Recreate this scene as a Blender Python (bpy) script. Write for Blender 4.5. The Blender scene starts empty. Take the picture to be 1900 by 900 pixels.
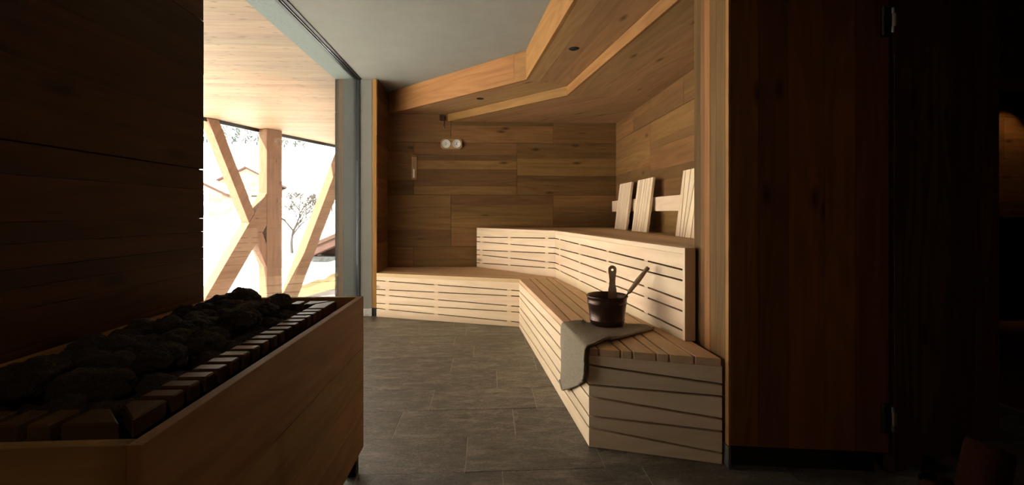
import bpy, bmesh, math, random
from mathutils import Vector, Matrix, noise
R = random.Random(7)
SC = bpy.context.scene
COL = SC.collection
V = Vector

# ------------------------------------------------------------------ camera
cd = bpy.data.cameras.new('camera'); cam = bpy.data.objects.new('camera', cd); COL.objects.link(cam)
cam.location = (0, 0, 1.085)
cam.rotation_euler = (math.radians(90), 0, math.radians(-3.05))
cd.sensor_width = 36; cd.lens = 15.99; cd.shift_y = -55 / 1900; cd.clip_start = .02; cd.clip_end = 800
SC.camera = cam
# ------------------------------------------------------------------ sky, sun, exposure
w = bpy.data.worlds.new('sky'); SC.world = w; w.use_nodes = True
bg = w.node_tree.nodes['Background']
bg.inputs[0].default_value = (1, .97, .92, 1); bg.inputs[1].default_value = 3.2
sl = bpy.data.lights.new('sun', 'SUN'); sl.energy = 22; sl.angle = math.radians(1.0); sl.color = (1, .94, .85)
so = bpy.data.objects.new('sun', sl); COL.objects.link(so)
el, az = math.radians(40), V((-.82, -.57)).normalized()
sd = V((az.x * math.cos(el), az.y * math.cos(el), math.sin(el)))
so.rotation_euler = sd.to_track_quat('Z', 'Y').to_euler(); so.location = (-30, -20, 30)
vs = SC.view_settings
SC.display_settings.display_device = 'sRGB'
vs.view_transform = 'Standard'; vs.look = 'None'; vs.exposure = 0.78; vs.gamma = 1; vs.use_curve_mapping = False

# ------------------------------------------------------------------ materials
def mat(name):
    m = bpy.data.materials.new(name); m.use_nodes = True
    nt = m.node_tree; return m, nt, nt.nodes['Principled BSDF']
def N(nt, t, **k):
    n = nt.nodes.new(t)
    for a, b in k.items():
        if a.startswith('i_'):
            key = a[2:]; key = int(key) if key.isdigit() else key
            n.inputs[key].default_value = b
        else: setattr(n, a, b)
    return n
def ramp(nt, src, stops):
    r = N(nt, 'ShaderNodeValToRGB'); e = r.color_ramp.elements
    while len(e) < len(stops): e.new(.5)
    for q, (p, c) in zip(e, stops): q.position = p; q.color = (*c, 1) if len(c) == 3 else c
    nt.links.new(src, r.inputs[0]); return r.outputs[0]
def math_(nt, op, a, b=None):
    n = N(nt, 'ShaderNodeMath', operation=op)
    for i, x in enumerate((a, b)):
        if x is None: continue
        if isinstance(x, (int, float)): n.inputs[i].default_value = x
        else: nt.links.new(x, n.inputs[i])
    return n.outputs[0]
def coords(nt, scale, spread=(31, 17, 9)):
    tc = N(nt, 'ShaderNodeTexCoord'); oi = N(nt, 'ShaderNodeObjectInfo')
    mu = N(nt, 'ShaderNodeVectorMath', operation='MULTIPLY'); mu.inputs[1].default_value = spread
    nt.links.new(oi.outputs['Random'], mu.inputs[0])
    ad = N(nt, 'ShaderNodeVectorMath', operation='ADD'); nt.links.new(tc.outputs['Object'], ad.inputs[0]); nt.links.new(mu.outputs[0], ad.inputs[1])
    def sc(s):
        q = N(nt, 'ShaderNodeVectorMath', operation='MULTIPLY'); q.inputs[1].default_value = s
        nt.links.new(ad.outputs[0], q.inputs[0]); return q.outputs[0]
    return sc, oi.outputs['Random']
def wood(name, light, dark, var=.25, knots=.0, rough=.62, ring=.45, fine=26, bump=.12, spec=.14, ks=(2.1, 6.0, 6.0)):
    m, nt, b = mat(name); sc, rnd = coords(nt, 1); L = nt.links.new
    n1 = N(nt, 'ShaderNodeTexNoise', i_Scale=1.0, i_Detail=5.0, i_Roughness=.65); L(sc((1.6, fine, fine)), n1.inputs['Vector'])
    n2 = N(nt, 'ShaderNodeTexNoise', i_Scale=1.0, i_Detail=2.0, i_Roughness=.5); L(sc((.55, 4.5, 4.5)), n2.inputs['Vector'])
    s = math_(nt, 'SINE', math_(nt, 'MULTIPLY', n2.outputs['Fac'], 60.0))
    s = math_(nt, 'ADD', math_(nt, 'MULTIPLY', s, .5), .5)
    f = math_(nt, 'ADD', math_(nt, 'MULTIPLY', n1.outputs['Fac'], 1 - ring), math_(nt, 'MULTIPLY', math_(nt, 'ADD', math_(nt, 'MULTIPLY', s, .5), math_(nt, 'MULTIPLY', n2.outputs['Fac'], .5)), ring))
    col = ramp(nt, f, [(.28, dark), (.72, light)])
    if knots:
        vo = N(nt, 'ShaderNodeTexVoronoi', i_Scale=1.0, voronoi_dimensions='2D'); L(sc(ks), vo.inputs['Vector'])
        k = ramp(nt, vo.outputs['Distance'], [(.03, (1, 1, 1)), (.15, (0, 0, 0))])
        g = N(nt, 'ShaderNodeSeparateColor'); L(vo.outputs['Color'], g.inputs[0])
        k = math_(nt, 'MULTIPLY', k, math_(nt, 'LESS_THAN', g.outputs[0], knots))
        mk = N(nt, 'ShaderNodeMix', data_type='RGBA'); L(math_(nt, 'MULTIPLY', k, .8), mk.inputs['Factor']); L(col, mk.inputs['A'])
        mk.inputs['B'].default_value = (dark[0] * .3, dark[1] * .25, dark[2] * .2, 1); col = mk.outputs['Result']
    hv = N(nt, 'ShaderNodeHueSaturation'); L(col, hv.inputs['Color'])
    L(math_(nt, 'ADD', math_(nt, 'MULTIPLY', rnd, 2 * var), 1 - var), hv.inputs['Value'])
    r2 = math_(nt, 'FRACT', math_(nt, 'MULTIPLY', rnd, 17.3))
    L(math_(nt, 'ADD', math_(nt, 'MULTIPLY', r2, .018), .491), hv.inputs['Hue'])
    L(hv.outputs[0], b.inputs['Base Color'])
    b.inputs['Roughness'].default_value = rough; b.inputs['Specular IOR Level'].default_value = spec
    bp = N(nt, 'ShaderNodeBump', i_Strength=bump, i_Distance=.002); L(f, bp.inputs['Height']); L(bp.outputs[0], b.inputs['Normal'])
    return m
def plain(name, c, rough=.5, metal=0., nscale=0, namt=.2, bump=0., spec=.5):
    m, nt, b = mat(name); b.inputs['Roughness'].default_value = rough; b.inputs['Metallic'].default_value = metal
    b.inputs['Base Color'].default_value = (*c, 1); b.inputs['Specular IOR Level'].default_value = spec
    if nscale:
        sc, rnd = coords(nt, 1)
        n = N(nt, 'ShaderNodeTexNoise', i_Scale=nscale, i_Detail=6.0, i_Roughness=.6); nt.links.new(sc((1, 1, 1)), n.inputs['Vector'])
        nt.links.new(ramp(nt, n.outputs['Fac'], [(.3, tuple(x * (1 - namt) for x in c)), (.7, tuple(min(1, x * (1 + namt)) for x in c))]), b.inputs['Base Color'])
        if bump:
            bp = N(nt, 'ShaderNodeBump', i_Strength=bump, i_Distance=.004); nt.links.new(n.outputs['Fac'], bp.inputs['Height']); nt.links.new(bp.outputs[0], b.inputs['Normal'])
    return m
M = {}
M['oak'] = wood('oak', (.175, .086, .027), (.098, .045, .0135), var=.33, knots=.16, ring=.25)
M['oak_left_shaded'] = wood('oak_left_shaded', (.085, .034, .010), (.045, .017, .005), var=.45, knots=0.15, ring=.25)  # darker copy of the oak: the wall's lack of light is in the colour
M['oak_wing'] = wood('oak_wing', (.23, .088, .028), (.13, .047, .014), var=.2, knots=.16, ring=.25)
M['oak_pale'] = wood('oak_pale', (.32, .152, .048), (.215, .095, .028), var=.14, knots=0.16, ring=.35)
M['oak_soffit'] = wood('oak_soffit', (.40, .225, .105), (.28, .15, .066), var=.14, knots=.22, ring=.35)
M['oak_side'] = wood('oak_side', (.215, .105, .036), (.13, .06, .019), var=.3, knots=0.2, ring=.25)
M['oak_stove'] = wood('oak_stove', (.40, .225, .085), (.26, .135, .045), var=.22, knots=.2, ring=.3)
M['oak_dark'] = wood('oak_dark', (.10, .042, .016), (.045, .018, .007), var=.3, knots=.2)
M['alder'] = wood('alder', (.79, .592, .405), (.66, .465, .295), var=.07, knots=.05, ring=.3, fine=18, bump=.06, rough=.6)
M['alder_seat'] = wood('alder_seat', (.68, .455, .26), (.54, .345, .19), var=.09, knots=.0, ring=.3, fine=18, bump=.06, rough=.6)
M['larch'] = wood('larch', (.33, .222, .13), (.235, .142, .074), var=.12, knots=.6, ring=.2, fine=14, rough=.6, ks=(4, 15, 15))
M['glulam'] = wood('glulam', (.20, .104, .054), (.13, .064, .032), var=.05, knots=.2, ring=.3, fine=22, ks=(3, 11, 11))
M['plaster'] = plain('plaster', (.275, .265, .225), .9, nscale=6, namt=.05, bump=.05, spec=.1)
M['pier'] = plain('pier', (.19, .18, .15), .9, nscale=6, namt=.05, bump=.05, spec=.1)
M['concrete'] = plain('concrete', (.13, .155, .135), .85, nscale=60, namt=.18, bump=.15)
M['cladding'] = plain('cladding', (.026, .028, .024), .7, nscale=40, namt=.1)
M['added_paving'] = plain('added_paving', (.16, .155, .15), .8, nscale=12, namt=.2)
M['stone_base'] = plain('stone_base', (.42, .38, .33), .8, nscale=45, namt=.35, bump=.3)
M['dark_metal'] = plain('dark_metal', (.02, .021, .022), .38, .6)
M['black'] = plain('black', (.006, .006, .006), .6)
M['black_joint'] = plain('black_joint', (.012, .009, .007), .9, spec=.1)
M['grout'] = plain('grout', (.42, .38, .31), .9, spec=.1)
M['steel'] = plain('steel', (.3, .3, .29), .4, 1.)
M['brass'] = plain('brass', (.3, .24, .16), .4, 1.)
M['bronze'] = plain('bronze', (.055, .028, .018), .36, .75, nscale=20, namt=.25)
M['handle_wood'] = wood('handle_wood', (.30, .20, .115), (.2, .125, .068), var=.1, ring=.3)
M['guard_wood'] = wood('guard_wood', (.115, .062, .028), (.07, .036, .016), var=.12, ring=.3, rough=.42)
M['lava'] = plain('lava', (.05, .034, .025), .85, nscale=16, namt=.8, bump=1.0, spec=.3)
M['white_dial'] = plain('white_dial', (.6, .56, .48), .4)
M['ink'] = plain('ink', (.03, .03, .03), .6)
M['lettering'] = plain('lettering', (.85, .82, .76), .5)
M['snow'] = plain('snow', (.9, .9, .89), .7, nscale=.8, namt=.03)
M['bark'] = plain('bark', (.035, .028, .022), .9, nscale=30, namt=.3)
M['needle'] = plain('needle', (.10, .125, .115), .9, nscale=3, namt=.4)
M['chalet_wood'] = wood('chalet_wood', (.62, .45, .32), (.5, .34, .23), var=.1)
M['roof_wood'] = wood('roof_wood', (.085, .046, .034), (.058, .029, .021), var=.1)
M['rubble_shaded'] = plain('rubble_shaded', (.085, .088, .085), .9, nscale=9, namt=.55, bump=.6)  # stone base colour lowered to stand for the eave's shade
M['barn_wood_shaded'] = wood('barn_wood_shaded', (.05, .026, .018), (.03, .015, .01), var=.05)  # house wall darkened: the shade under the eave is put into the colour
M['yellow_wall'] = wood('yellow_wall', (.19, .15, .078), (.15, .115, .055), var=.05)
M['window_dark'] = plain('window_dark', (.22, .24, .26), .2)
M['red_cloth'] = plain('red_cloth', (.05, .014, .006), .95, nscale=90, namt=.3, bump=.4, spec=.1)
M['sand'] = plain('sand', (.8, .74, .62), .4)
def slate():
    m, nt, b = mat('slate'); sc, rnd = coords(nt, 1); L = nt.links.new
    a = N(nt, 'ShaderNodeTexNoise', i_Scale=1.0, i_Detail=12.0, i_Roughness=.78, i_Distortion=.8); L(sc((9, 22, 15)), a.inputs['Vector'])
    c = N(nt, 'ShaderNodeTexNoise', i_Scale=1.0, i_Detail=4.0, i_Distortion=1.8); L(sc((1.8, 6, 3)), c.inputs['Vector'])
    gn = N(nt, 'ShaderNodeTexNoise', i_Scale=1.0, i_Detail=4.0, i_Roughness=.7); L(sc((90, 120, 90)), gn.inputs['Vector'])
    f = math_(nt, 'ADD', math_(nt, 'MULTIPLY', a.outputs['Fac'], .5), math_(nt, 'ADD', math_(nt, 'MULTIPLY', c.outputs['Fac'], .2), math_(nt, 'MULTIPLY', gn.outputs['Fac'], .3)))
    col = ramp(nt, f, [(.40, (.05, .041, .031)), (.5, (.135, .115, .087)), (.59, (.27, .238, .19))])
    hv = N(nt, 'ShaderNodeHueSaturation'); L(col, hv.inputs['Color']); L(math_(nt, 'ADD', math_(nt, 'MULTIPLY', rnd, .24), .88), hv.inputs['Value'])
    L(hv.outputs[0], b.inputs['Base Color']); b.inputs['Roughness'].default_value = .45; b.inputs['Specular IOR Level'].default_value = .5
    bp = N(nt, 'ShaderNodeBump', i_Strength=.8, i_Distance=.012); L(f, bp.inputs['Height']); L(bp.outputs[0], b.inputs['Normal'])
    return m
M['slate'] = slate()
def terry():
    m, nt, b = mat('terry'); sc, rnd = coords(nt, 1); L = nt.links.new
    a = N(nt, 'ShaderNodeTexNoise', i_Scale=260.0, i_Detail=3.0); L(sc((1, 1, 1)), a.inputs['Vector'])
    c = N(nt, 'ShaderNodeTexNoise', i_Scale=14.0, i_Detail=3.0); L(sc((1, 1, 1)), c.inputs['Vector'])
    L(ramp(nt, a.outputs['Fac'], [(.3, (.16, .124, .088)), (.7, (.32, .262, .192))]), b.inputs['Base Color'])
    b.inputs['Roughness'].default_value = .98; b.inputs['Specular IOR Level'].default_value = .05
    f = math_(nt, 'ADD', a.outputs['Fac'], c.outputs['Fac'])
    bp = N(nt, 'ShaderNodeBump', i_Strength=.7, i_Distance=.004); L(f, bp.inputs['Height']); L(bp.outputs[0], b.inputs['Normal'])
    return m
M['terry'] = terry()
def glass():
    m, nt, b = mat('pane_glass'); nt.nodes.remove(b); L = nt.links.new
    t = N(nt, 'ShaderNodeBsdfTransparent'); t.inputs[0].default_value = (.95, .97, .96, 1)
    g = N(nt, 'ShaderNodeBsdfGlossy'); g.inputs['Roughness'].default_value = 0; g.inputs[0].default_value = (1, 1, 1, 1)
    ge = N(nt, 'ShaderNodeNewGeometry'); dt = N(nt, 'ShaderNodeVectorMath', operation='DOT_PRODUCT'); mx = N(nt, 'ShaderNodeMixShader')
    L(ge.outputs['Normal'], dt.inputs[0]); L(ge.outputs['Incoming'], dt.inputs[1])
    # Schlick reflectance of one glass face, the same from either side
    c = math_(nt, 'POWER', math_(nt, 'SUBTRACT', 1.0, math_(nt, 'ABSOLUTE', dt.outputs['Value'])), 5.0)
    L(math_(nt, 'ADD', math_(nt, 'MULTIPLY', c, .96), .04), mx.inputs[0]); L(t.outputs[0], mx.inputs[1]); L(g.outputs[0], mx.inputs[2])
    L(mx.outputs[0], nt.nodes['Material Output'].inputs[0]); return m
M['glass'] = glass()

# ------------------------------------------------------------------ builders
W = {}
def link(name, me, Mw, parent=None):
    o = bpy.data.objects.new(name, me); COL.objects.link(o); W[o] = Mw.copy()
    if parent is not None:
        o.parent = parent; o.matrix_basis = W[parent].inverted() @ Mw
    else: o.matrix_basis = Mw
    return o
def tag(o, label=None, cat=None, group=None, kind=None):
    if label: o['label'] = label
    if cat: o['category'] = cat
    if group: o['group'] = group
    if kind: o['kind'] = kind
    return o
def empty(name, loc, label, cat, group=None):
    o = link(name, None, Matrix.Translation(V(loc))); o.empty_display_size = .1
    return tag(o, label, cat, group)
def frame(o, ux, uy):
    ux = V(ux).normalized(); uz = ux.cross(V(uy)).normalized(); uy = uz.cross(ux)
    m = Matrix((ux, uy, uz)).transposed().to_4x4(); m.translation = V(o); return m
def bm_mesh(bm, name, mt, smooth=False):
    bmesh.ops.recalc_face_normals(bm, faces=bm.faces)
    me = bpy.data.meshes.new(name); bm.to_mesh(me); bm.free()
    for x in (mt if isinstance(mt, (list, tuple)) else [mt]): me.materials.append(M[x])
    if smooth:
        for p in me.polygons: p.use_smooth = True
    return me
def prism_bm(poly, th, bev=0):
    bm = bmesh.new()
    a = [bm.verts.new((x, y, 0)) for x, y in poly]; b = [bm.verts.new((x, y, -th)) for x, y in poly]
    bm.faces.new(a); bm.faces.new(b[::-1]); n = len(poly)
    for i in range(n): bm.faces.new((a[i], b[i], b[(i + 1) % n], a[(i + 1) % n]))
    if bev:
        bmesh.ops.bevel(bm, geom=bm.edges[:], offset=bev, segments=1, affect='EDGES', clamp_overlap=True)
    return bm
def prism(name, poly, th, o, ux, uy, mt, parent=None, bev=.0015):
    """polygon in (ux,uy) about o, extruded away from the viewer (-uz) by th"""
    cx = sum(p[0] for p in poly) / len(poly); cy = sum(p[1] for p in poly) / len(poly)
    F = frame(o, ux, uy) @ Matrix.Translation((cx, cy, 0))
    return link(name, bm_mesh(prism_bm([(x - cx, y - cy) for x, y in poly], th, bev), name, mt), F, parent)
def plate(name, pts, th, mt, parent=None, up=1, axis=None, bev=.0015):
    """horizontal board: world xy polygon; pts' z = visible face; extruded away from up; axis = grain"""
    z = pts[0][2]; ax = V(axis if axis else (V(pts[1]) - V(pts[0]))); ax.z = 0; ax.normalize()
    uy = V((0, 0, up)).cross(ax)
    o = V(pts[0]); P = [((V(p) - o).dot(ax), (V(p) - o).dot(uy)) for p in pts]
    return prism(name, P, th, o, ax, uy, mt, parent, bev)
AX = {'x': ((1, 0, 0), (0, 1, 0)), 'y': ((0, 1, 0), (-1, 0, 0)), 'z': ((0, 0, 1), (1, 0, 0))}
def box(name, a, b, mt, parent=None, grain='x', bev=.0015):
    a, b = V(a), V(b); c = (a + b) / 2; ux, uy = AX[grain]; F = frame(c, ux, uy); d = (b - a) / 2
    e = F.to_3x3().inverted() @ d; e = V(map(abs, e))
    bm = bmesh.new(); bmesh.ops.create_cube(bm, size=2)
    for v in bm.verts: v.co = V((v.co.x * e.x, v.co.y * e.y, v.co.z * e.z))
    if bev: bmesh.ops.bevel(bm, geom=bm.edges[:], offset=bev, segments=1, affect='EDGES', clamp_overlap=True)
    return link(name, bm_mesh(bm, name, mt), F, parent)
def lathe_bm(prof, seg=40, bm=None, M_=None):
    bm = bm or bmesh.new(); rings = []
    for r, z in prof:
        if r < 1e-6: rings.append([bm.verts.new((0, 0, z))])
        else: rings.append([bm.verts.new((r * math.cos(2 * math.pi * i / seg), r * math.sin(2 * math.pi * i / seg), z)) for i in range(seg)])
    new = [v for r in rings for v in r]
    for p, q in zip(rings, rings[1:]):
        for i in range(seg):
            j = (i + 1) % seg
            f = [p[i % len(p)], p[j % len(p)], q[j % len(q)], q[i % len(q)]]
            f = list(dict.fromkeys(f))
            if len(f) > 2: bm.faces.new(f)
    if M_: bmesh.ops.transform(bm, matrix=M_, verts=new)
    return bm
def lathe(name, prof, Mw, mt, parent=None, seg=40, smooth=True):
    return link(name, bm_mesh(lathe_bm(prof, seg), name, mt, smooth), Mw, parent)
def tube_bm(pts, rad, seg=8, bm=None, cap=True):
    bm = bm or bmesh.new(); rings = []
    for i, p in enumerate(pts):
        p = V(p); d = (V(pts[min(i + 1, len(pts) - 1)]) - V(pts[max(i - 1, 0)])).normalized()
        q = d.to_track_quat('Z', 'Y'); r = rad[i] if isinstance(rad, (list, tuple)) else rad
        rings.append([bm.verts.new(p + q @ V((r * math.cos(2 * math.pi * k / seg), r * math.sin(2 * math.pi * k / seg), 0))) for k in range(seg)])
    for a, b in zip(rings, rings[1:]):
        for k in range(seg): bm.faces.new((a[k], a[(k + 1) % seg], b[(k + 1) % seg], b[k]))
    if cap: bm.faces.new(rings[0][::-1]); bm.faces.new(rings[-1])
    return bm
I4 = Matrix.Identity(4)
def clip(poly, n, d):
    out = []
    for i, p in enumerate(poly):
        q = poly[(i + 1) % len(poly)]; a = p[0] * n[0] + p[1] * n[1] - d; b = q[0] * n[0] + q[1] * n[1] - d
        if a >= 0: out.append(p)
        if (a >= 0) != (b >= 0) and abs(a - b) > 1e-9:
            t = a / (a - b); out.append((p[0] + (q[0] - p[0]) * t, p[1] + (q[1] - p[1]) * t))
    return out
def dedupe(poly, eps=2e-3):
    out = []
    for p in poly:
        if not out or (V(p) - V(out[-1])).length > eps: out.append(p)
    if len(out) > 1 and (V(out[0]) - V(out[-1])).length <= eps: out.pop()
    return out
def bands(name, poly, ax, cuts, z, th, mt, parent, up=1, gap=.001):
    """boards running along ax that fill a convex plan polygon; cuts = distances across"""
    ax = V((ax[0], ax[1])).normalized(); nn = (-ax.y, ax.x); base = min(p[0] * nn[0] + p[1] * nn[1] for p in poly)
    for c0, c1 in zip(cuts, cuts[1:]):
        q = clip(poly, nn, base + c0 + gap / 2); q = clip(q, (-nn[0], -nn[1]), -(base + c1 - gap / 2)) if q else q
        q = dedupe(q)
        if len(q) < 3: continue
        plate(name, [(x, y, z) for x, y in q], th, mt, parent, up, axis=(ax.x, ax.y, 0), bev=.001 if gap > .002 else .0002)
def fan(name, A0, A1, B0, B1, fa, fb, z, th, mt, parent, up=1, gap=.004):
    """boards from line A0-A1 to line B0-B1, split at fractions fa / fb"""
    A0, A1, B0, B1 = map(V, (A0, A1, B0, B1)); la, lb = (A1 - A0).length, (B1 - B0).length
    for i in range(len(fa) - 1):
        q = [A0.lerp(A1, fa[i] + gap / 2 / la), A0.lerp(A1, fa[i + 1] - gap / 2 / la), B0.lerp(B1, fb[i + 1] - gap / 2 / lb), B0.lerp(B1, fb[i] + gap / 2 / lb)]
        plate(name, [(p.x, p.y, z) for p in q], th, mt, parent, up, axis=tuple((B0 - A0)) + (0,), bev=.0015 if gap > .002 else .0002)
def wall_planks(parent, o, ux, rows, mt='oak', th=.016, seed=1, joint=.0035, widths=(.07, .1, .13, .16, .2)):
    """rows = [(z0, z1, [u0, u1, ...], strips or None)]; ux is rightwards as seen from the room"""
    rr = random.Random(seed)
    for z0, z1, us, strips in rows:
        for u0, u1 in zip(us, us[1:]):
            if strips: zz = strips
            else:
                zz = [z0]
                while zz[-1] < z1 - .001:
                    h = rr.choice(widths)
                    zz.append(zz[-1] + h if zz[-1] + h < z1 - .06 else z1)
            for a, b in zip(zz, zz[1:]):
                ja = joint / 2 if a == zz[0] else .0003; jb = joint / 2 if b == zz[-1] else .0003
                pr = rr.uniform(0, .0012)
                x0, x1, y0, y1 = u0 + joint / 2, u1 - joint / 2, a + ja, b - jb
                off = V(ux).normalized().cross(V((0, 0, 1))) * (th + pr)
                prism('plank', [(x0, y0), (x1, y0), (x1, y1), (x0, y1)], th, V(o) + off, ux, (0, 0, 1), mt, parent, .0007)
def struct(o, label=None):
    o['kind'] = 'structure'
    if label: o['label'] = label
    return o

ORD = ['first', 'second', 'third', 'fourth', 'fifth', 'sixth', 'seventh', 'eighth', 'ninth', 'tenth', 'eleventh', 'twelfth', 'thirteenth', 'fourteenth']
# ------------------------------------------------------------------ plan of the room (metres)
ZC = 2.49; ZS1 = 2.235; ZS2 = 2.15; ZB = .457; ZU = .912
YB = 5.35; XR = 1.54; XL = -1.16
F1c, F2c = (.329, 3.915), (.715, 4.09)
def F1(y): return .329 + .0905 * (3.915 - y)
def F2(y): return .715 + .126 * (4.09 - y)
P1, P2, P3, P4 = (.468, 2.085), (1.008, 1.908), (.296, 4.305), (-1.158, 4.807)
Q1, Q2, Q3 = (-.129, 5.307), (.653, 4.386), (.962, 2.18)

# ---- floor with slate tiles
fl = struct(box('floor', (-1.6, -1.7, -.3), (7, 5.6, -.0018), 'grout', bev=0), 'floor of brown grey slate tiles')
rowoff = {-1: .061, 0: -.097, 1: .136, 2: .272, 3: .059, 4: -.256, 5: -.11, 6: -.28, 7: -.2, 8: -.33}
for r in range(-3, 10):
    y0 = 1.911 + .3035 * r; y1 = y0 + .3035
    off = rowoff.get(r, (r * .23) % .597)
    x = off - .597 * 5
    while x < (2.6 if y1 > 1.2 else 2.0):
        a, b = max(x, -1.33), min(x + .597, 2.9)
        yy = min(y1, 4.85) if a < XL else min(y1, 4.85)
        if b - a > .03 and yy - y0 > .02:
            dz = R.uniform(-.0006, .0006)
            box('tile', (a + .0021, y0 + .0009, -.012), (b - .0021, yy - .0009, dz), 'slate', fl, 'x', .0006)
        x += .597
struct(box('floor', (2.92, 1.6, -.01), (6.98, 4.98, .003), 'oak_wing', bev=0), 'dim brown floor of the next room')
# ---- ceiling
struct(box('ceiling', (-1.345, -1.7, ZC), (7, 5.6, ZC + .25), 'plaster', bev=0), 'grey plastered ceiling')
# ---- back wall of the sauna corner
wb = struct(box('wall_back', (-1.4, YB, -.1), (1.8, YB + .25, ZC), 'black_joint', bev=0), 'rear wall clad in knotty oak panels')
wb_o = (0, YB, 0)
odd, even = [-1.16, -.43, .77, 1.54], [-1.16, -.86, .342, 1.54]
wall_planks(wb, wb_o, (1, 0, 0), [(.08, .69, even, None), (.69, 1.294, odd, None), (1.294, 1.905, even, None), (1.905, ZC - .002, odd, None)], seed=5)
# ---- right wall of the sauna corner
wr = struct(box('wall_right', (XR, 1.95, -.1), (XR + .11, YB, ZC), 'black_joint', bev=0), 'side wall clad in knotty oak panels behind the headrests')
# viewed from the room, rightwards is -y
wall_planks(wr, (XR, YB, 0), (0, -1, 0), [(.9, 1.17, [0, .657, 1.88, 3.12], None), (1.17, 1.93, [0, 1.158, 2.38, 3.12], None), (1.93, ZS2 + .05, [0, .657, 1.88, 3.12], None)], 'oak_side', seed=11)
# ---- stub wall beside the window and its oak casing
ws = struct(box('wall_left', (-1.60, 4.865, -.3), (-1.212, YB + .2, ZC), 'cladding', bev=0), 'concrete wall end past the window')
box('render_coat', (-1.339, 4.852, .085), (-1.216, 4.866, ZC), 'pier', ws, 'z', .001)
struct(box('baseboard_left', (-1.339, 4.842, 0), (-1.214, 4.866, .082), 'stone_base', bev=.002), 'pale stone skirting under the grey wall strip')
tr = struct(box('trim_1', (-1.212, 4.848, .085), (-1.166, YB, ZC), 'oak_pale', grain='z'), 'narrow oak end board beside the bench')
wall_planks(tr, (-1.176, 4.852, 0), (0, 1, 0), [(.09, .69, [0, .497], None), (.69, 1.294, [0, .497], None), (1.294, 1.905, [0, .497], None), (1.905, ZC - .002, [0, .497], None)], 'oak', seed=3)
struct(box('baseboard_left', (-1.207, 4.856, 0), (-1.172, YB, .085), 'black', bev=.001), 'black plinth below the oak end board')

# ---- left oak wall behind the stove
wl = struct(box('wall_left', (-1.6, -1.7, -.3), (-1.161, 1.898, ZC), 'black_joint', bev=0), 'oak plank wall behind the sauna stove, shade put into its colour')
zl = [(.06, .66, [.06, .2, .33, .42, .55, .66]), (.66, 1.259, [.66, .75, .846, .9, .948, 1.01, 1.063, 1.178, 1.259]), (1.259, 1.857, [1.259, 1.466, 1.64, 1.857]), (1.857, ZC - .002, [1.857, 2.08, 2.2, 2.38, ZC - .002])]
wall_planks(wl, (-1.161, -1.7, 0), (0, 1, 0), [(a, b, [0, 2.4, 3.6], s) for a, b, s in zl], 'oak_left_shaded', seed=21)
# ---- walls behind the camera and of the next room
struct(box('wall_rear', (-1.6, -1.95, -.3), (7.2, -1.7, ZC), 'oak_dark', bev=0), 'oak wall behind the viewpoint')
struct(box('wall_right', (3.6, -1.7, -.1), (3.75, 1.55, ZC), 'oak_dark', bev=0), 'oak wall right of the viewpoint')
struct(box('wall_right', (7, 1.4, -.3), (7.2, 5.6, ZC), 'oak_dark', bev=0), 'far end of the next room')
struct(box('wall_rear', (3.6, 1.35, -.3), (7.2, 1.55, ZC), 'oak_dark', bev=0), 'near side of the next room')
wn = struct(box('wall_back', (1.8, 5.0, -.1), (7.0, 5.25, ZC), 'black_joint', bev=0), 'lamp lit oak plank wall in the next room')
wall_planks(wn, (1.8, 5.0, 0), (1, 0, 0), [(.08, .66, [0, 2, 4, 5.2], None), (.66, 1.02, [0, 1.5, 3.1, 5.2], None), (1.02, 1.63, [0, 1, 2.2, 4.6, 5.2], None), (1.63, 2.2, [0, 1.7, 4.2, 5.2], None), (2.2, ZC - .002, [0, 1, 2.2, 3.4, 5.2], None)], seed=31)

rl = empty('ceiling_lamp', (.1, -1.4, ZC), 'dim warm ceiling lamp behind the viewpoint', 'lamp')
lathe('lamp_ring', [(.05, 0), (.06, 0), (.06, -.012), (.05, -.012), (.05, 0)], Matrix.Translation((.1, -1.4, ZC)), 'black', rl, 24)
L = bpy.data.lights.new('lamp', 'AREA'); L.shape = 'DISK'; L.size = .1; L.energy = 4.5; L.color = (1, .78, .55)
lo = bpy.data.objects.new('lamp', L); COL.objects.link(lo); lo.parent = rl; lo.location = (0, 0, -.014)
# ---- wing wall between sauna and doorway
core = [(1.035, 1.893), (1.62, 1.812), (1.648, 2.205), (1.035, 2.205)]
wg = struct(plate('wall_right', [(x, y, ZC) for x, y in core], ZC - .1, 'black_joint', None, 1, axis=(1, 0, 0), bev=0), 'short wing wall that ends the benches')
wx = V((.9903, -.1386, 0))
for a, b in [(0, .115), (.116, .235), (.236, .38), (.381, .50), (.501, .63)]:
    prism('plank', [(.097, -b), (2.488, -b), (2.488, -a), (.097, -a)], .015, V((1.026, 1.876, 0)), (0, 0, 1), -wx, 'oak_wing', wg, .0006)
# boards on the face towards the benches (vertical grain)
for a, b, d, mm in [(1.878, 1.905, 0, 'oak_pale'), (1.9055, 1.985, 0, 'oak'), (1.9855, 2.04, 0, 'oak'), (2.0405, 2.09, -.001, 'oak_pale'), (2.094, 2.15, .007, 'oak'), (2.1505, 2.215, .007, 'oak')]:
    box('board', (1.020 + d, a, .095), (1.038, b, ZC - .002), mm, wg, 'z', .0008)
struct(plate('baseboard_right', [(1.05, 1.905, .096), (1.62, 1.826, .096), (1.62, 2.0, .096), (1.05, 2.0, .096)], .096, 'black', None, 1, bev=.001), 'black recessed plinth under the dark wing wall')
tb = tag(box('corner_plate', (1.017, 1.872, 0), (1.028, 1.925, .094), 'steel', None, 'z', .001), 'small metal foot plate at the bottom of the bright wall edge', 'plate')

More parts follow.
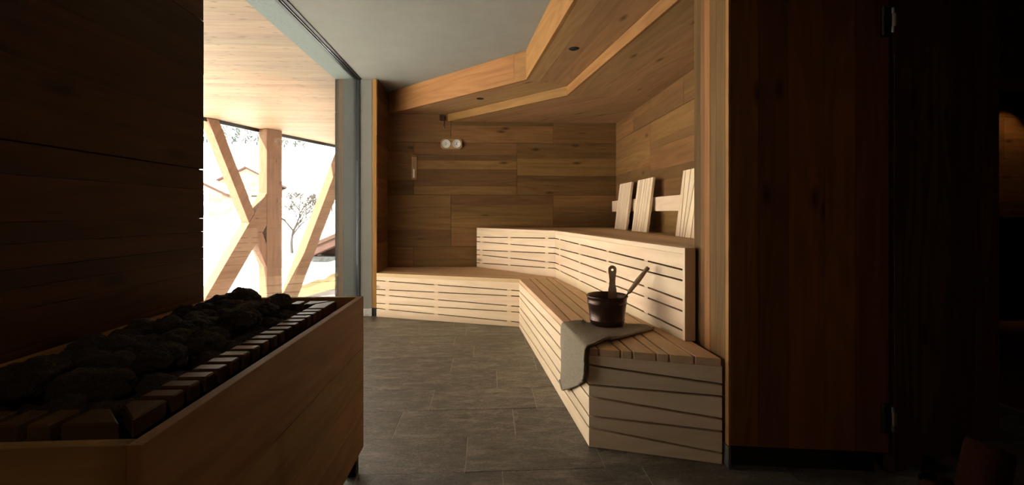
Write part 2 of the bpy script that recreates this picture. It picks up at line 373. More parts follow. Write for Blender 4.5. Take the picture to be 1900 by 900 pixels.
# ---- door leaf standing ajar beyond the wing wall, with hinges
hx, hy = 1.655, 1.79
da = math.radians(18); dv = V((math.cos(da), math.sin(da), 0))
dr = struct(prism('door_1', [(.012, .012), (.80, .012), (.80, 2.46), (.012, 2.46)], .034, V((hx, hy, 0)) + V((dv.y, -dv.x, 0)) * .002, dv, (0, 0, 1), 'oak_dark', None, .001), 'dark wooden door standing ajar')
for a, b in [(.014, .2), (.202, .41), (.412, .6), (.602, .798)]:
    prism('plank', [(.014, -b), (2.458, -b), (2.458, -a), (.014, -a)], .008, V((hx, hy, 0)) + V((dv.y, -dv.x, 0)) * .01, (0, 0, 1), -dv, 'oak_dark', dr, .0006)
for zz in (1.87, .245):
    h = link('hinge', None, Matrix.Translation((hx - .004, hy - .02, zz)), dr); h.empty_display_size = .03
    box('hinge_plate', (hx - .042, hy - .018, zz - .06), (hx - .006, hy - .006, zz + .06), 'black', h, 'z', .002)
    for z0, z1, r, mt_, dx in [(-.05, -.027, .006, 'steel', -.006), (-.026, .026, .0085, 'brass', 0), (.027, .05, .006, 'steel', -.006)]:
        lathe('hinge_knuckle', [(0, z0), (r, z0), (r, z1), (0, z1)], Matrix.Translation((hx - .002 + dx, hy - .024, zz)), mt_, h, 16, False)

# ---- stepped timber ceiling over the benches
s1 = struct(plate('ceiling', [(F1(1.0) + .03, 1.0, 2.26), (1.62, 1.0, 2.26), (1.62, YB, 2.26), (-1.10, YB, 2.26), (F1c[0] + .03, F1c[1] + .02, 2.26)], .22, 'black_joint', None, -1, axis=(0, 1, 0), bev=0), 'stepped oak soffit above the benches')
yn = 1.0
corner_l = (-1.15, YB - .004); f2l = (-.476, YB - .004)
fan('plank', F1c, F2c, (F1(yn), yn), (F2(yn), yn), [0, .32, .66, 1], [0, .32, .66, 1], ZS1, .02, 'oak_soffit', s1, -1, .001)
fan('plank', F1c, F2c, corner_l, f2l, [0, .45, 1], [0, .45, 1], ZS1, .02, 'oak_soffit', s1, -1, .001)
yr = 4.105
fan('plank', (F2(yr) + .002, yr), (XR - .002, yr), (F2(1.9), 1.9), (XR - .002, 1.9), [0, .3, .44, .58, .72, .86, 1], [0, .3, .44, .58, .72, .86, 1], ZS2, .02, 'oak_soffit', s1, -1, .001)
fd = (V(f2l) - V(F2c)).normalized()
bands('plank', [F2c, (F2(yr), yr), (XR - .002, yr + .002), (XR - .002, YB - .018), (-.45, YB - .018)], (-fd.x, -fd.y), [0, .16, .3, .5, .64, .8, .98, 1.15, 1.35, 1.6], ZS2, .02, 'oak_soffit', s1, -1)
def fascia(A, B, z0, z1, mt_='oak_pale', th=.022):
    A, B = V((*A, 0)), V((*B, 0)); u = (B - A).normalized(); L = (B - A).length
    prism('fascia_board', [(.0005, z0), (L - .0005, z0), (L - .0005, z1), (.0005, z1)], th, A, u, (0, 0, 1), mt_, s1, .001)
j = V(F1c) + (V(corner_l) - V(F1c)).normalized() * .135
fascia(corner_l, tuple(j), ZS1 - .001, ZC - .001); fascia(tuple(j), F1c, ZS1 - .001, ZC - .001)
fascia(F1c, (F1(yn), yn), ZS1 - .001, ZC - .001)
fascia(f2l, F2c, ZS2 - .001, ZS1 - .0005); fascia(F2c, (F2(yn), yn), ZS2 - .001, ZS1 - .0005)
for (x, y), lb in [((.602, 3.155), 'unlit round black downlight nearer the viewer in the oak soffit'), ((-.076, 4.589), 'unlit round black downlight further back in the oak soffit')]:
    t = empty('downlight', (x, y, ZS1), lb, 'light', 'downlights in the oak soffit')
    lathe('bezel', [(.026, -.001), (.027, -.003), (.0345, -.003), (.036, 0), (.026, 0)], Matrix.Translation((x, y, ZS1)), 'black', t, 32)
    lathe('lens', [(0, -.0006), (.0265, -.0006), (.0265, 0)], Matrix.Translation((x, y, ZS1)), 'black', t, 32)

# ------------------------------------------------------------------ window
wy0, wy1 = 1.90, 4.862
win = struct(box('window_1', (-1.405, wy0, -.04), (-1.325, wy1, .012), 'dark_metal', bev=.001), 'tall fixed pane looking out on the snow')
tag(box('pane', (-1.372, wy0, .012), (-1.362, wy1 - .012, ZC - .004), 'glass', win, 'y', 0))
for a, b, z in [(-1.405, -1.384, ZC - .003), (-1.382, -1.374, ZC - .010), (-1.361, -1.352, ZC - .010), (-1.350, -1.322, ZC - .005)]:
    box('track', (a, wy0, z), (b, wy1, ZC + .02), 'dark_metal', win, 'y', .0005)
for a, b, y in [(-1.405, -1.374, wy1 - .006), (-1.361, -1.340, wy1 - .022)]:
    box('jamb', (a, y, 0), (b, wy1 + .002, ZC), 'dark_metal', win, 'z', .0005)
lin = struct(box('trim_2', (-1.60, wy0 - .6, ZC), (-1.345, 5.5, ZC + .3), 'concrete', bev=0), 'grey concrete lintel above the window')
struct(box('wall_left', (-1.60, wy0 - .6, -1.6), (-1.405, 5.5, -.002), 'concrete', bev=0), 'concrete upstand below the window')

# ------------------------------------------------------------------ benches
S1 = [.105, .322, .452, .665, .793]; S2 = [.185, .31, .54, .667, .893]
def face(parent, A, B, z0, z1, sa, sb, battens=(), gap=.0088, th=.022, mt_='alder'):
    A, B = V((*A, 0)), V((*B, 0)); u = (B - A).normalized(); L = (B - A).length; h = z1 - z0
    a = [0] + list(sa) + [1]; b = [0] + list(sb) + [1]
    for i in range(6):
        ta = z1 - a[i] * h - (gap / 2 if i else 0); ba = z1 - a[i + 1] * h + (gap / 2 if i < 5 else 0)
        tb_ = z1 - b[i] * h - (gap / 2 if i else 0); bb = z1 - b[i + 1] * h + (gap / 2 if i < 5 else 0)
        prism('face_board', [(0, ba), (L, bb), (L, tb_), (0, ta)], th, A, u, (0, 0, 1), mt_, parent, .0012)
    bk_ = A - u.cross(V((0, 0, 1))) * .036
    prism('gap_shade', [(.05, z0 + .005), (L - .05, z0 + .005), (L - .05, z1 - .005), (.05, z1 - .005)], .004, bk_, u, (0, 0, 1), 'black_joint', parent, 0)  # black sheet added behind the boards to paint the shade in the gaps
    for f in battens:
        prism('batten', [(z0, -f * L - .022), (z1, -f * L - .022), (z1, -f * L + .022), (z0, -f * L + .022)], .03, A - u.cross(V((0, 0, 1))) * .004, (0, 0, 1), -u, mt_, parent, .001)
ls = .034
# low bench, left stretch
b1 = empty('sauna_bench', (-.4, 4.9, 0), 'low pale wooden sauna bench along the rear wall, beside the window', 'bench')
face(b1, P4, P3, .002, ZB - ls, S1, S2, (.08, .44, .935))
d43 = (V(P3) - V(P4)).normalized()
bands('seat_slat', [P4, P3, (.652, 4.38), (.652, YB - .031), (XL + .004, YB - .031)], (d43.x, d43.y), [0, .085, .15, .25, .32, .42, .49, .59, .67, .77, .86, .97, 1.1, 1.3], ZB, ls, 'alder_seat', b1, 1, .003)
# light nosing edge of the front slat
# low bench, right stretch
b2 = empty('sauna_bench', (.75, 3.1, 0), 'low slatted sauna bench running towards the viewer, under the towel and bucket', 'bench')
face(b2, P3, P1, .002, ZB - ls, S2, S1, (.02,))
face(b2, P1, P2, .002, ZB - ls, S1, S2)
Bn0, Bn1 = V(P1), V(P2); Bf0 = V(P3); Bf1 = Bf0 + (V((.653, 4.386)) - V(P3)).normalized() * .66
near = [0, .047, .098, .054, .104, .054, .107, .113]; far = [0, .105, .059, .109, .058, .116, .075, .138]
na = [sum(near[:i + 1]) / sum(near) for i in range(8)]; fa_ = [sum(far[:i + 1]) / sum(far) for i in range(8)]
fan('seat_slat', Bn0, Bn1, Bf0, Bf1, na, fa_, ZB, ls, 'alder_seat', b2, 1, .009)
# upper bench
b3 = empty('sauna_bench', (1.1, 4.2, ZB), 'upper angled sauna bench in the corner, with the three headrests on it', 'bench')
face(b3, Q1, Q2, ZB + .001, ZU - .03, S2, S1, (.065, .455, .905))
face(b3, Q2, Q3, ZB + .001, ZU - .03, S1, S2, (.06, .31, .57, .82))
for A, B in ((Q1, Q2), (Q2, Q3)):
    A3, B3 = V((*A, 0)), V((*B, 0)); L = (B3 - A3).length
    prism('nosing', [(0, ZU - .0295), (L, ZU - .0295), (L, ZU), (0, ZU)], .03, A3, (B3 - A3), (0, 0, 1), 'alder', b3, .0015)
n23 = V((Q3[1] - Q2[1], -(Q3[0] - Q2[0]))).normalized(); n12 = V((Q2[1] - Q1[1], -(Q2[0] - Q1[0]))).normalized()
C_ = V((XR - .02, YB - .031)); q2i = V(Q2) + V((.045, .035)); q3i = V((.998, 2.222)); q1i = V((-.11, YB - .031))
fr = [0, .09, .22, .33, .47, .59, .74, .86, 1]
fan('seat_slat', q3i, (1.012, 2.222), q2i, (q2i.x + .01, q2i.y), [0, 1], [0, 1], ZU, .03, 'alder_seat', b3, 1, .001)
fan('seat_slat', (1.012, 2.225), (XR - .02, 2.225), q2i, C_, fr, [0, .13, .22, .36, .46, .6, .71, .87, 1], ZU, .03, 'alder_seat', b3, 1, .004)
bands('seat_slat', [(q1i.x, q1i.y), (q2i.x, q2i.y), (C_.x, C_.y)], (1, 0), [0, .1, .18, .29, .38, .5, .6, .72, .8, .92, 1.1], ZU, .03, 'alder_seat', b3, 1, .004)
box('end_board', (Q3[0] - .002, 2.172, ZB + .001), (1.014, 2.2, ZU + .002), 'alder', b3, 'z', .002)

# ---- rail and headrests against the side wall
rail = empty('backrest_rail', (1.46, 3.9, 1.16), 'horizontal pale wooden rail on the side wall behind the headrests', 'rail')
box('rail_board', (1.455, 2.24, 1.10), (1.478, 5.26, 1.222), 'alder', rail, 'y', .0015)
for y in (2.6, 3.75, 4.5, 5.1): box('spacer', (1.478, y - .03, 1.12), (1.523, y + .03, 1.20), 'oak', rail, 'z', .001)
hl = ['slatted wooden headrest leaning on the rail, farthest and next to the room corner', 'slatted wooden headrest leaning on the rail, middle one of three', 'slatted wooden headrest leaning on the rail, nearest, partly cut off by the wing wall']
def headrest(y0, y1, lb, wide):
    zb, zt = ZU + .002, 1.395; xb, xt = 1.372, 1.432
    t = empty('headrest', (1.40, (y0 + y1) / 2, zb), lb, 'headrest', 'headrests leaning on the rail')
    up = V((xt - xb, 0, zt - zb)); H_ = up.length; Wd = y1 - y0; n = 6
    bot = [0, .12, .3, .42, .62, .76, 1]; top = [0, .2, .33, .53, .66, .86, 1]
    if wide: bot = [0, .19, .3, .39, .62, .78, 1]; top = [0, .11, .32, .55, .66, .86, 1]
    o = V((xb, y1, zb)); g = .009
    for i in range(n):
        prism('slat', [(0, -(bot[i + 1] * Wd) + g / 2), (H_, -(top[i + 1] * Wd) + g / 2), (H_, -(top[i] * Wd) - g / 2), (0, -(bot[i] * Wd) - g / 2)], .022, o, up, (0, 1, 0), 'alder', t, .0012)
    un = up.normalized(); nn = V((0, 1, 0)).cross(un)   # away from the room
    if nn.x < 0: nn = -nn
    for f in (.18, .42):
        c = o + un * (H_ * f) + nn * .0225
        prism('crossbar', [(.02, -.03), (Wd - .02, -.03), (Wd - .02, .03), (.02, .03)], .0, c, (0, -1, 0), un, 'alder', t, 0) if False else None
        bm = bmesh.new(); bmesh.ops.create_cube(bm, size=1)
        for v in bm.verts: v.co = V((v.co.x * (Wd - .10), v.co.y * .05, v.co.z * .018))
        link('crossbar', bm_mesh(bm, 'crossbar', 'alder'), frame(c + V((0, -Wd / 2, 0)) + nn * .009, (0, 1, 0), un), t)
headrest(4.46, 4.87, hl[0], 0); headrest(3.87, 4.28, hl[1], 0); headrest(2.86, 3.27, hl[2], 1)

# ------------------------------------------------------------------ things on the rear wall
yw = YB - .0175
t = empty('thermometer', (-.421, yw, 1.884), 'wooden wall thermometer and hygrometer with two white round dials', 'thermometer')
c8 = [(-.125, -.035), (-.097, -.061), (.097, -.061), (.125, -.035), (.125, .035), (.097, .061), (-.097, .061), (-.125, .035)]
prism('back_plate', c8, .03, (-.421, yw - .03, 1.884), (1, 0, 0), (0, 0, 1), 'oak_soffit', t, .004)
for k, dx in enumerate((-.059, .061)):
    Mx = Matrix.Translation((-.421 + dx, yw - .03, 1.886)) @ Matrix.Rotation(math.pi / 2, 4, 'X')
    d = lathe('dial', [(0, .004), (.043, .004), (.0435, .0055), (.047, .0055), (.0485, 0), (0, 0)], Mx, 'white_dial', t, 36)
    bm = bmesh.new()
    def bar(cx, cy, ww, hh, ang=0):
        m = Matrix.Translation((cx, cy, .0052)) @ Matrix.Rotation(ang, 4, 'Z') @ Matrix.Diagonal((ww, hh, .0016, 1))
        bmesh.ops.create_cube(bm, size=1, matrix=m)
    for q in range(13):
        an = math.radians(-40 + q * 260 / 12); bar(.034 * math.cos(an), .034 * math.sin(an), .007, .0022, an)
    if k == 0:
        for yy, ww in ((.016, .022), (.0, .03), (-.014, .018)): bar(-.004, yy, ww, .0045)
    else:
        bar(0, -.008, .010, .011); bar(0, .012, .008, .006)
    link('dial_print', bm_mesh(bm, 'dial_print', 'ink'), Mx, d)
    nd = bmesh.new(); bmesh.ops.create_cube(nd, size=1, matrix=Matrix.Rotation(math.radians(60 if k else -5), 4, 'Z') @ Matrix.Translation((.012, 0, .0066)) @ Matrix.Diagonal((.038, .003, .0012, 1)))
    link('needle', bm_mesh(nd, 'needle', 'ink'), Mx, d)
t = empty('sand_timer', (-.851, yw, 1.611), 'narrow wooden sand timer hanging upright on the dark rear wall', 'timer')
box('back_board', (-.880, yw - .014, 1.468), (-.822, yw, 1.754), 'oak_soffit', t, 'z', .002)
for z in (1.468, 1.734): box('end_block', (-.876, yw - .045, z), (-.826, yw - .014, z + .02), 'oak_pale', t, 'x', .002)
lathe('glass_tube', [(0, 0), (.013, .002), (.013, .11), (.003, .122), (.013, .134), (.013, .24), (0, .246)], Matrix.Translation((-.851, yw - .03, 1.488)), 'glass', t, 20)
lathe('sand', [(0, .001), (.0105, .002), (.0105, .1), (0, .105)], Matrix.Translation((-.851, yw - .03, 1.489)), 'sand', t, 16)
t = empty('temperature_sensor', (-.527, yw, 2.19), 'small dark sensor box on the rear wall under the soffit end', 'sensor')
box('sensor_box', (-.558, yw - .03, 2.158), (-.497, yw, 2.222), 'bronze', t, 'x', .004)
box('sensor_lead', (-.512, yw - .012, 2.085), (-.506, yw, 2.158), 'bronze', t, 'z', .001)
lathe('sensor_tip', [(0, 0), (.005, .002), (.005, .022), (0, .024)], Matrix.Translation((-.509, yw - .008, 2.062)), 'steel', t, 12)

# ------------------------------------------------------------------ stove
hx0, hx1, hy0, hy1, hz0, hz1 = -1.135, -.525, .719, 1.955, .095, .733
st = empty('sauna_stove', (-.83, 1.34, 0), 'long oak clad sauna stove box filled with dark lava stones', 'stove')
for nm, a, b, g in [('side', (hx1 - .022, hy0, 0), (hx1, hy1, 0), 'y'), ('side', (hx0, hy0, 0), (hx0 + .022, hy1, 0), 'y'), ('front', (hx0 + .022, hy0, 0), (hx1 - .0225, hy0 + .022, 0), 'x'), ('front', (hx0 + .022, hy1 - .022, 0), (hx1 - .0225, hy1, 0), 'x')]:
    for z0, z1 in ((.095, .25), (.2505, .36), (.3605, .52), (.5205, .7325)):
        box('plank', (a[0], a[1], z0), (b[0], b[1], z1), 'oak_stove', st, g, .001)
for x in (hx0 + .03, hx1 - .055):
    for y in (hy0 + .03, hy1 - .06): box('leg', (x, y, 0), (x + .04, y + .04, .3), 'black', st, 'z', .002)
box('bottom_tray', (hx0 + .024, hy0 + .024, .12), (hx1 - .024, hy1 - .024, .15), 'black', st, 'y', 0)
# steel stone basket, 8 cm inside the box
ix0, ix1, iy0, iy1 = -1.06, -.672, .885, 1.795
box('inner_case', (ix0, iy0, .15), (ix1, iy1, .645), 'black', st, 'y', 0)
for a, b in [((ix0 - .012, iy0 - .012, .55), (ix0, iy1 + .012, .715)), ((ix1, iy0 - .012, .55), (ix1 + .012, iy1 + .012, .70)), ((ix0, iy0 - .012, .55), (ix1, iy0, .70)), ((ix0, iy1, .55), (ix1, iy1 + .012, .70))]:
    box('basket_wall', a, b, 'dark_metal', st, 'y', .001)
zg0, zg1 = .697, .731; ox, on, of = -.608, .800, 1.868; wd = .062
def block(poly): plate('guard_block', [(x, y, zg1) for x, y in poly], zg1 - zg0, 'guard_wood', st, 1, axis=(1, 0, 0), bev=.003)
block([(ox, on + .012), (ox, .897), (ox - wd, .897), (ox - wd, on + wd + .012)])
for i in range(16):
    y = .913 + .0508 * i; block([(ox, y), (ox, y + .035), (ox - wd, y + .035), (ox - wd, y)])
block([(ox, 1.726), (ox, of), (ox - wd, of - wd), (ox - wd, 1.726)])
block([(ox - .012, on), (ox - wd - .012, on + wd), (ox - .107, on + wd), (ox - .107, on)])
for i in range(7):
    x = ox - .125 - .0535 * i; block([(x, on), (x, on + wd), (x - .036, on + wd), (x - .036, on)])
block([(ox - .014, of), (ox - .105, of), (ox - .105, of - wd), (ox - wd - .014, of - wd)])
for i in range(7):
    x = ox - .122 - .0535 * i; block([(x, of), (x - .036, of), (x - .036, of - wd), (x, of - wd)])
for a, b in [((ox - .05, on + .01, .66), (ox - .02, of - .02, zg0)), ((ix0, on + .01, .66), (ox - .05, on + .03, zg0)), ((ix0, of - .03, .66), (ox - .05, of - .01, zg0))]:
    box('guard_rail', a, b, 'black', st, 'y', .001)
# stones: eight shapes, many copies
shapes = []
for s in range(8):
    bm = bmesh.new(); bmesh.ops.create_icosphere(bm, subdivisions=5, radius=1)
    o = V((s * 7.3, s * 3.1, s)); ax = V((R.uniform(.85, 1.2), R.uniform(.8, 1.1), R.uniform(.6, .85)))
    for v in bm.verts:
        n = v.co.copy(); d = .30 * noise.noise(n * 1.1 + o) + .16 * noise.noise(n * 2.7 + o) + .075 * abs(noise.noise(n * 6 + o)) + .05 * noise.noise(n * 12 + o) + .04 * noise.noise(n * 24 + o)
        cell = noise.voronoi(n * 1.1 + o)[0]; d -= .25 * max(0, .5 - cell[0])
        v.co = V((n.x * ax.x, n.y * ax.y, n.z * ax.z)) * (1 + d)
    shapes.append(bm_mesh(bm, 'stone', 'lava', True))
def R_eul(k):
    rr = random.Random(k * 31 + 5)
    return Matrix.Rotation(rr.uniform(0, 6.28), 4, 'Z') @ Matrix.Rotation(rr.uniform(-.5, .5), 4, 'X')
def stone(x, y, z, r, k, lb):
    o = link('lava_stone', shapes[k % 8], Matrix.Translation((x, y, z)) @ R_eul(k) @ Matrix.Scale(r, 4))
    return tag(o, lb, 'stone', 'lava stones heaped on the stove')
k = 0
for layer, zz, n_x, ny, inset, lname in ((0, .688, 5, 10, .042, 'in heap bed'), (1, .738, 4, 9, .088, 'on heap top')):
    for a in range(ny):
        for b in range(n_x):
            x = ix0 + inset + (ix1 - ix0 - 2 * inset) * (b + (.18 if a % 2 else -.0)) / (n_x - .82) + R.uniform(-.008, .008)
            y = iy0 + inset + (iy1 - iy0 - 2 * inset) * a / (ny - 1) + R.uniform(-.010, .010)
            if layer and a == ny - 1 and b in (1, 2): continue
            stone(x, y, zz + R.uniform(-.010, .018), R.uniform(.038, .048) if layer == 0 else R.uniform(.038, .056), k, 'rough lava stone %s, %s row from near end, %s from wall' % (lname, ORD[a], ORD[b])); k += 1
stone(-.905, 1.725, .752, .074, 3, 'largest lava stone, its grey top standing highest at the far end of the heap')
# ------------------------------------------------------------------ towel, bucket, ladle on the bench
def towel():
    nu, nv = 26, 60; bm = bmesh.new(); grid = []
    e = (V(P3) - V(P1)); eu = e.normalized(); out = V((eu.y * -1, eu.x)); out = out if out.x < 0 else -out
    def edge(u): return V(P1) + eu * (-.006 + u * .47)
    T0, T1 = V((.880, 2.375)), V((.872, 2.465))
    for i in range(nu + 1):
        u = i / nu; E = edge(u); Tp = T0.lerp(T1, u); hang = .155 + .20 * min(1, u * 1.25) - .05 * max(0, u - .75) * 4 * .3
        row = []
        Ls = (Tp - E).length
        for jv in range(nv + 1):
            s = -hang + (hang + Ls) * jv / nv
            wr_ = .5 * noise.noise(V((u * 3.2, s * 9, 1.3))) + .3 * noise.noise(V((u * 7, s * 15, 4)))
            rad = .026
            if s < -rad:
                d = -s; fold = .007 * (1 + .9 * math.sin(u * 9 + .4 + d * 4) * min(1, d * 5)) + .016 * wr_ * min(1, d * 8)
                sh = eu * (.10 * d * (u - .1))
                p = E + out * (.014 + max(0, fold) + .05 * max(0, d - .26)) + sh; z = ZB + .012 - d
            elif s < rad:
                a = (s + rad) / (2 * rad) * math.pi / 2
                c = E - out * .002; p = c + out * (.022 * math.cos(a)); z = ZB + .014 - rad * (1 - math.sin(a)) + .001
            else:
                t_ = s / Ls; p = E.lerp(Tp, t_); z = ZB + .0145 + .016 * abs(wr_) * (1 - .4 * t_) + .012 * math.sin(math.pi * min(1, t_ * 2.2)) * max(0, math.sin(u * 6.5 + t_ * 4)) * (1 if t_ < .3 else .3)
                dx = (p - V((.656, 2.475))).length
                if dx < .13: z = ZB + .0145
            row.append(bm.verts.new((p.x, p.y, z)))
        grid.append(row)
    for i in range(nu):
        for jv in range(nv): bm.faces.new((grid[i][jv], grid[i + 1][jv], grid[i + 1][jv + 1], grid[i][jv + 1]))
    hem = [v.co.copy() for v in grid[0]]; hem2 = [r[0].co.copy() for r in grid]
    bmesh.ops.recalc_face_normals(bm, faces=bm.faces)
    bmesh.ops.solidify(bm, geom=bm.faces[:], thickness=.009)
    me = bm_mesh(bm, 'towel', 'terry', True)
    o = link('towel', me, I4)
    tag(o, 'grey brown terry towel draped over the bench edge under the bucket', 'towel')
    link('hem', bm_mesh(tube_bm(hem, .0065, 8), 'hem', 'terry', True), I4, o)
    link('hem', bm_mesh(tube_bm(hem2, .0075, 8), 'hem', 'terry', True), I4, o)
towel()
bx, by, bz = .656, 2.475, ZB + .019
bk = empty('bucket', (bx, by, bz), 'dark brown metal sauna bucket with a tall flat handle, on the towel', 'bucket')
Mb = Matrix.Translation((bx, by, bz))
lathe('pail', [(0, 0), (.088, 0), (.0905, .004), (.0925, .02), (.0955, .022), (.0965, .028), (.0940, .032), (.1045, .112), (.1075, .114), (.1085, .121), (.1058, .124), (.1085, .146), (.1125, .150), (.1135, .155), (.1110, .158), (.1075, .156), (.1035, .13), (.0865, .006), (0, .006)], Mb, 'bronze', bk, 56)
vdir = V((bx, by, 0)).normalized(); rt = V((vdir.y, -vdir.x, 0))
hp = []
prof = [(-.062, .024), (-.01, .024), (.015, .0228), (.04, .0175), (.068, .0165), (.098, .0195), (.115, .0228)]
for z, w_ in prof: hp.append((w_, z))
for a in range(1, 10): hp.append((.0240 * math.cos(math.pi * a / 10), .127 + .0240 * math.sin(math.pi * a / 10)))
for z, w_ in prof[::-1]: hp.append((-w_, z))
def holed(poly, hc, hr, th):
    bm = bmesh.new(); n = len(poly); L_ = []
    hole = [(hc[0] + hr * math.cos(2 * math.pi * i / 16), hc[1] + hr * math.sin(2 * math.pi * i / 16)) for i in range(16)]
    for z in (0, -th):
        A = [bm.verts.new((x, y, z)) for x, y in poly]; B = [bm.verts.new((x, y, z)) for x, y in hole]
        ed = [bm.edges.new((A[i], A[(i + 1) % n])) for i in range(n)] + [bm.edges.new((B[i], B[(i + 1) % 16])) for i in range(16)]
        bmesh.ops.triangle_fill(bm, edges=ed, use_beauty=True); L_.append((A, B))
    for (P, Q) in ((L_[0][0], L_[1][0]), (L_[0][1], L_[1][1])):
        for i in range(len(P)): bm.faces.new((P[i], P[(i + 1) % len(P)], Q[(i + 1) % len(P)], Q[i]))
    return bm
hb = V((bx, by, bz + .158)) + vdir * .088 + rt * .030
link('handle', bm_mesh(holed(hp, (0, .126), .0075, .014), 'handle', 'handle_wood'), frame(hb, rt, (0, 0, 1)), bk)
# maker's word, too small to read in the photograph: a row of pale letter strokes
bm = bmesh.new()
aim = math.atan2(-vdir.y, -vdir.x) - .80
for i, (h_, ww) in enumerate([(.0062, .0048), (.0045, .0040), (.0045, .0044), (.0052, .0046), (.0045, .0050), (.0058, .0046)]):
    an = aim + (i - 2.5) * .062; z = .041 + h_ / 2; r_ = .0957 + .0013
    m = Matrix.Translation((r_ * math.cos(an), r_ * math.sin(an), z)) @ Matrix.Rotation(an, 4, 'Z')
    bmesh.ops.create_cube(bm, size=1, matrix=m @ Matrix.Translation((0, -.0014, 0)) @ Matrix.Diagonal((.0012, .0013, h_, 1)))
    bmesh.ops.create_cube(bm, size=1, matrix=m @ Matrix.Translation((0, .0012, 0)) @ Matrix.Diagonal((.0012, .0012, h_ * .8, 1)))
    bmesh.ops.create_cube(bm, size=1, matrix=m @ Matrix.Translation((0, 0, (i % 2 - .5) * h_ * .6)) @ Matrix.Diagonal((.0012, ww * .9, .0014, 1)))
link('lettering', bm_mesh(bm, 'lettering', 'lettering'), Mb, bk)
ld = empty('ladle', (bx + .03, by, bz + .02), 'sauna ladle with round wooden grip standing tilted in the bucket', 'ladle')
g1 = V((bx + .001, by + .05, bz + .02)); 
p_in = V((bx, by, bz)) + rt * .012 + vdir * .005 + V((0, 0, .03)); p_top = V((bx, by, bz)) + rt * .222 + vdir * .03 + V((0, 0, .312))
dl = (p_top - p_in); grip0 = p_in + dl * .50
link('shaft', bm_mesh(tube_bm([p_in, p_in + dl * .25, grip0 + dl * .03], .0042, 10), 'shaft', 'bronze', True), I4, ld)
gp = [(0, .0085), (.03, .0115), (.12, .0108), (.25, .0118), (.45, .0140), (.62, .0128), (.78, .0105), (.9, .0118), (.97, .0120), (1, .0085)]
link('grip', bm_mesh(tube_bm([grip0.lerp(p_top, f) for f, r in gp], [r for f, r in gp], 18), 'grip', 'handle_wood', True), I4, ld)
link('ferrule', bm_mesh(tube_bm([grip0 - dl * .012, grip0 + dl * .004], .0078, 14), 'ferrule', 'bronze', True), I4, ld)
lathe('scoop', [(0, 0), (.022, .001), (.034, .012), (.038, .034), (.036, .034), (.032, .013), (.02, .004), (0, .003)], Matrix.Translation(p_in + V((-.02, .0, -.022))), 'bronze', ld, 24)

# ------------------------------------------------------------------ next room glimpse
lp = empty('ceiling_lamp', (6.0, 4.72, ZC), 'warm ceiling spot lighting the oak wall of the next room', 'lamp')
lathe('lamp_ring', [(.03, 0), (.045, 0), (.045, -.006), (.03, -.006), (.03, 0)], Matrix.Translation((6.0, 4.72, ZC)), 'black', lp, 24)
L = bpy.data.lights.new('spot', 'SPOT'); L.energy = 6.5; L.color = (1, .62, .3); L.spot_size = math.radians(84); L.spot_blend = .7; L.shadow_soft_size = .03
lo = bpy.data.objects.new('spot', L); COL.objects.link(lo); lo.parent = lp; lo.location = (0, 0, -.012); lo.rotation_euler = (math.radians(10), 0, 0)
ct = empty('counter', (6.2, 4.7, 0), 'dark counter standing against the lamp lit wall', 'counter')
box('cabinet', (5.45, 4.5, .08), (6.95, 4.98, 1.0), 'black', ct, 'x', .004)
box('counter_top', (5.43, 4.47, 1.0), (6.97, 4.98, 1.04), 'dark_metal', ct, 'x', .003)
box('plinth', (5.5, 4.55, 0), (6.9, 4.96, .08), 'black', ct, 'x', .002)
tp = empty('tap', (6.13, 4.75, 1.04), 'small metal tap on the dark counter', 'tap')
link('spout', bm_mesh(tube_bm([(6.13, 4.75, 1.04), (6.13, 4.75, 1.13), (6.125, 4.72, 1.15), (6.12, 4.66, 1.14)], .012, 10), 'spout', 'steel', True), I4, tp)
lathe('base_ring', [(0, 0), (.024, 0), (.022, .012), (0, .012)], Matrix.Translation((6.13, 4.75, 1.04)), 'steel', tp, 16)
def roll(x, y, r, h, tilt, yaw, lb):
    bm = bmesh.new(); n = 90; th = .011; pr = []
    for i in range(n + 1):
        a = i / n * 2 * math.pi * 4.2; rr_ = .012 + (r - .012) * i / n + .003 * noise.noise(V((a, r, 0))); pr.append((rr_ * math.cos(a), rr_ * math.sin(a), rr_, a))
    rows = []
    for z in (0, .02, h * .35, h * .7, h - .02, h):
        f = .95 if z in (0, h) else 1
        rows.append([(bm.verts.new((x_ * f, y_ * f, z + .008 * noise.noise(V((a, z * 9, r)))))) for x_, y_, rr_, a in pr])
    for A, B in zip(rows, rows[1:]):
        for i in range(n): bm.faces.new((A[i], A[i + 1], B[i + 1], B[i]))
    bmesh.ops.solidify(bm, geom=bm.faces[:], thickness=th * .6)
    Mw = Matrix.Translation((x, y, r * math.sin(abs(tilt)) + .004)) @ Matrix.Rotation(yaw, 4, 'Z') @ Matrix.Rotation(tilt, 4, 'Y')
    tag(link('rolled_towel', bm_mesh(bm, 'rolled_towel', 'red_cloth', True), Mw), lb, 'towel')
roll(1.63, 1.45, .075, .27, .38, .3, 'rust coloured rolled cloth on the floor by the dark door, the taller one')
roll(1.45, 1.39, .05, .22, -.05, 0, 'small rust coloured rolled cloth on the floor, left of the taller roll')

